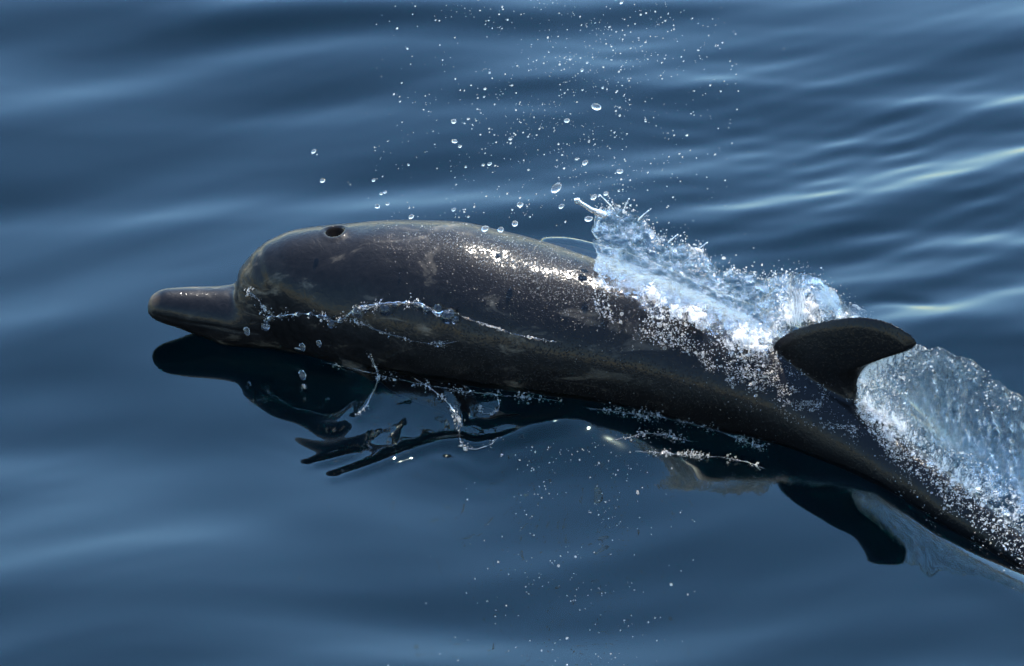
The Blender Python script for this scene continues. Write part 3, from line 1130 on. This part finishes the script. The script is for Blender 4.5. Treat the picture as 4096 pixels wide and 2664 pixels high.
tag(fr3, 'white froth boiling around the foot of the dorsal fin and over the tail stock', 'froth', kind='stuff')
# water beads clinging to the skin, massed along the back to imitate sun glitter
GL = pchip([1600, 1720, 1850, 2000, 2150, 2300, 2420, 2600, 2900], [930, 945, 985, 1030, 1085, 1140, 1200, 1330, 1500])
GW = pchip([1600, 1720, 1850, 2000, 2150, 2300, 2420, 2600, 2900], [18, 22, 30, 40, 60, 80, 100, 90, 80])
pp, rr_ = [], []
while len(pp) < 3300:
    u = rng.random()
    if u < 0.86:
        x = rng.normal(2120, 190)
        y = GL(x) + rng.normal(0, 1) * GW(x)
    elif u < 0.92:
        x = rng.uniform(1500, 2400)
        y = SKY_T(x) + abs(rng.normal(0, 1)) * 120 + 15
    else:
        x = rng.uniform(2250, 3150)
        y = 1380 + (x - 2300) * 0.33 + rng.normal(0, 1) * 75
    if not 1480 < x < 3200:
        continue
    h = shoot(body_bvh, x, y)
    if h is None:
        continue
    r = rng.lognormal(math.log(0.00085), 0.4)
    pp.append(h[0] + h[1] * r * 0.3)
    rr_.append(r)
V, F = bead_soup(np.array(pp), np.array(rr_), 0.5)
cl = link('glint_drops', mesh_from('glint_drops', V, None, F, smooth=False), M_DROP, dolphin)
cl['kind'] = 'stuff'

# the large clear blobs riding on the upper lip
_b = bmesh.new()
bmesh.ops.create_icosphere(_b, subdivisions=3, radius=1.0)
for v in _b.verts:
    v.co *= 1 + 0.12 * float(vnoise(np.array(v.co) + 5.0, 1.6))
blob_me = bpy.data.meshes.new('water_blob')
_b.to_mesh(blob_me)
_b.free()
blob_me.polygons.foreach_set('use_smooth', [True] * len(blob_me.polygons))
blob_me.materials.append(mat_splash('clear_blob', 2.0, 3.0, 90.0, (1, 1, 1), 0.0))
for px, py, r in ((1438, 1246, 22), (1470, 1232, 15), (1548, 1238, 24), (1582, 1224, 13), (1676, 1222, 19), (1712, 1240, 15), (1757, 1240, 22), (1800, 1262, 28), (1825, 1278, 15), (1068, 1296, 16), (1330, 1292, 15)):
    h = surf(px, py)
    o = bpy.data.objects.new('water_blob', blob_me)
    C.objects.link(o)
    rr_ = r * S * 1.25
    o.location = h[0] + h[1] * rr_ * 0.6
    o.scale = (rr_, rr_ * 0.9, rr_ * 0.85)
    o.rotation_euler = (random.uniform(0, 6), random.uniform(0, 6), random.uniform(0, 6))
    tag(o, 'clear round blob of water riding on the foamy lip along the flank', 'water blob', 'clear blobs on the water lip')

# ------------------------------------------------------------------ droplets in the air
_b = bmesh.new()
bmesh.ops.create_icosphere(_b, subdivisions=2, radius=1.0)
drop_meshes = []
for k in range(5):
    c = _b.copy()
    for v in c.verts:
        v.co *= 1 + 0.16 * float(vnoise(np.array(v.co) * 1.0 + 3 * k, 1.3))
        v.co.x *= 1.25 + 0.1 * k
    me = bpy.data.meshes.new('water_droplet')
    c.to_mesh(me)
    c.free()
    me.polygons.foreach_set('use_smooth', [True] * len(me.polygons))
    me.materials.append(M_DROP)
    drop_meshes.append(me)
clear_meshes = []
for me in drop_meshes:
    m2 = me.copy()
    m2.materials.clear()
    m2.materials.append(M_CLEAR)
    clear_meshes.append(m2)
_b.free()
SIL = pchip([800, 925, 980, 1050, 1130, 1250, 1400, 1600, 1800, 2050, 2400, 2600, 3500], [1100, 1090, 1030, 975, 935, 902, 895, 870, 880, 940, 830, 880, 1100])
cand = []
while len(cand) < 1400:
    y = rng.uniform(-60, 990)
    c = 2230 - 0.10 * (y - 450) + 60 * math.sin(y / 170)
    x = rng.normal(c, 310) if rng.random() < 0.8 else rng.uniform(1450, 2950)
    if y > SIL(x) + 25:
        continue
    if x < 1500 and rng.random() < 0.6:
        continue
    if vnoise(np.array([x / 95, y / 60, 11.0]), 1.0) < rng.uniform(-0.7, 0.5):
        continue
    cand.append((x, y, min(0.0042, rng.lognormal(math.log(0.00078), 0.45))))
cand += [(1255, 605, .0036), (1268, 618, .0014), (1290, 722, .0042), (1495, 720, .0034), (1525, 775, .0026), (1510, 825, .0046), (1550, 815, .0028), (1540, 768, .003),
         (1815, 485, .0052), (1818, 565, .004), (1840, 585, .0032), (1958, 655, .0036), (2042, 555, .0033), (2385, 428, .0075), (2268, 482, .0045), (2225, 752, .0085), (2340, 650, .005),
         (2375, 788, .005), (2080, 818, .0062), (2355, 875, .0055), (1645, 866, .0045), (1815, 838, .0036), (1940, 915, .006), (2003, 918, .006), (2060, 895, .006), (2480, 685, .0045), (2245, 825, .0045)]
cand.sort(key=lambda c: -c[2])
for x, y, r in cand[:300]:
    p = at_y(x, y, float(ys_of_x((x - 2048) * S)) + rng.uniform(-0.14, 0.2))
    o = bpy.data.objects.new('water_droplet', (clear_meshes if r > 0.0022 else drop_meshes)[rng.integers(0, 5)])
    C.objects.link(o)
    o.location = p
    o.scale = (r, r, r)
    o.rotation_euler = (rng.uniform(0, 6.3), -0.35 + rng.normal(0, 0.3), rng.normal(0, 0.4))
    tag(o, 'clear water droplet flying in the spray above the dolphin', 'droplet', 'droplets flung up above the dolphin')
rest = cand[300:]
P = np.array([at_y(x, y, float(ys_of_x((x - 2048) * S)) + rng.uniform(-0.14, 0.2)) for x, y, r in rest])
low = []
while len(low) < 330:                        # specks added low over the water to stand in for mirrored droplets
    y = rng.uniform(1740, 2664)
    x = rng.normal(2330 - 0.10 * (y - 2100), 230)
    if vnoise(np.array([x / 110, y / 55, 17.0]), 1.0) < rng.uniform(-0.4, 0.5):
        continue
    low.append((at_z(x, y, rng.uniform(0.01, 0.06)), rng.lognormal(math.log(0.0010), 0.4)))
P = np.concatenate([P, np.array([q_[0] for q_ in low])])
V, F = bead_soup(P, np.array([c[2] * 1.1 for c in rest] + [q_[1] for q_ in low]))
sp = link('spray', mesh_from('spray', V, None, F), M_DROP)
tag(sp, 'fine spray of tiny water specks hanging above the dolphin, with added specks below imitating its reflection', 'spray', kind='stuff')
# a few falling beside the head and chin
for x, y, r in ((990, 1325, 16), (1212, 1388, 15), (1278, 1374, 13), (1212, 1500, 18), (1218, 1545, 8), (1740, 1248, 9)):
    h = surf(x, y)
    o = bpy.data.objects.new('water_droplet', clear_meshes[1])
    C.objects.link(o)
    o.location = h[0] - FW * 0.03 * (1 if x < 1300 else 0.3)
    o.scale = (r * S * 0.95, r * S * 0.75, r * S * 0.75)
    o.rotation_euler = (0.2, 1.3, 0.1)
    tag(o, 'large clear droplet falling beside the dolphin\'s jaw and throat', 'droplet', 'droplets falling beside the head')
bpy.data.meshes.remove(tube_me)
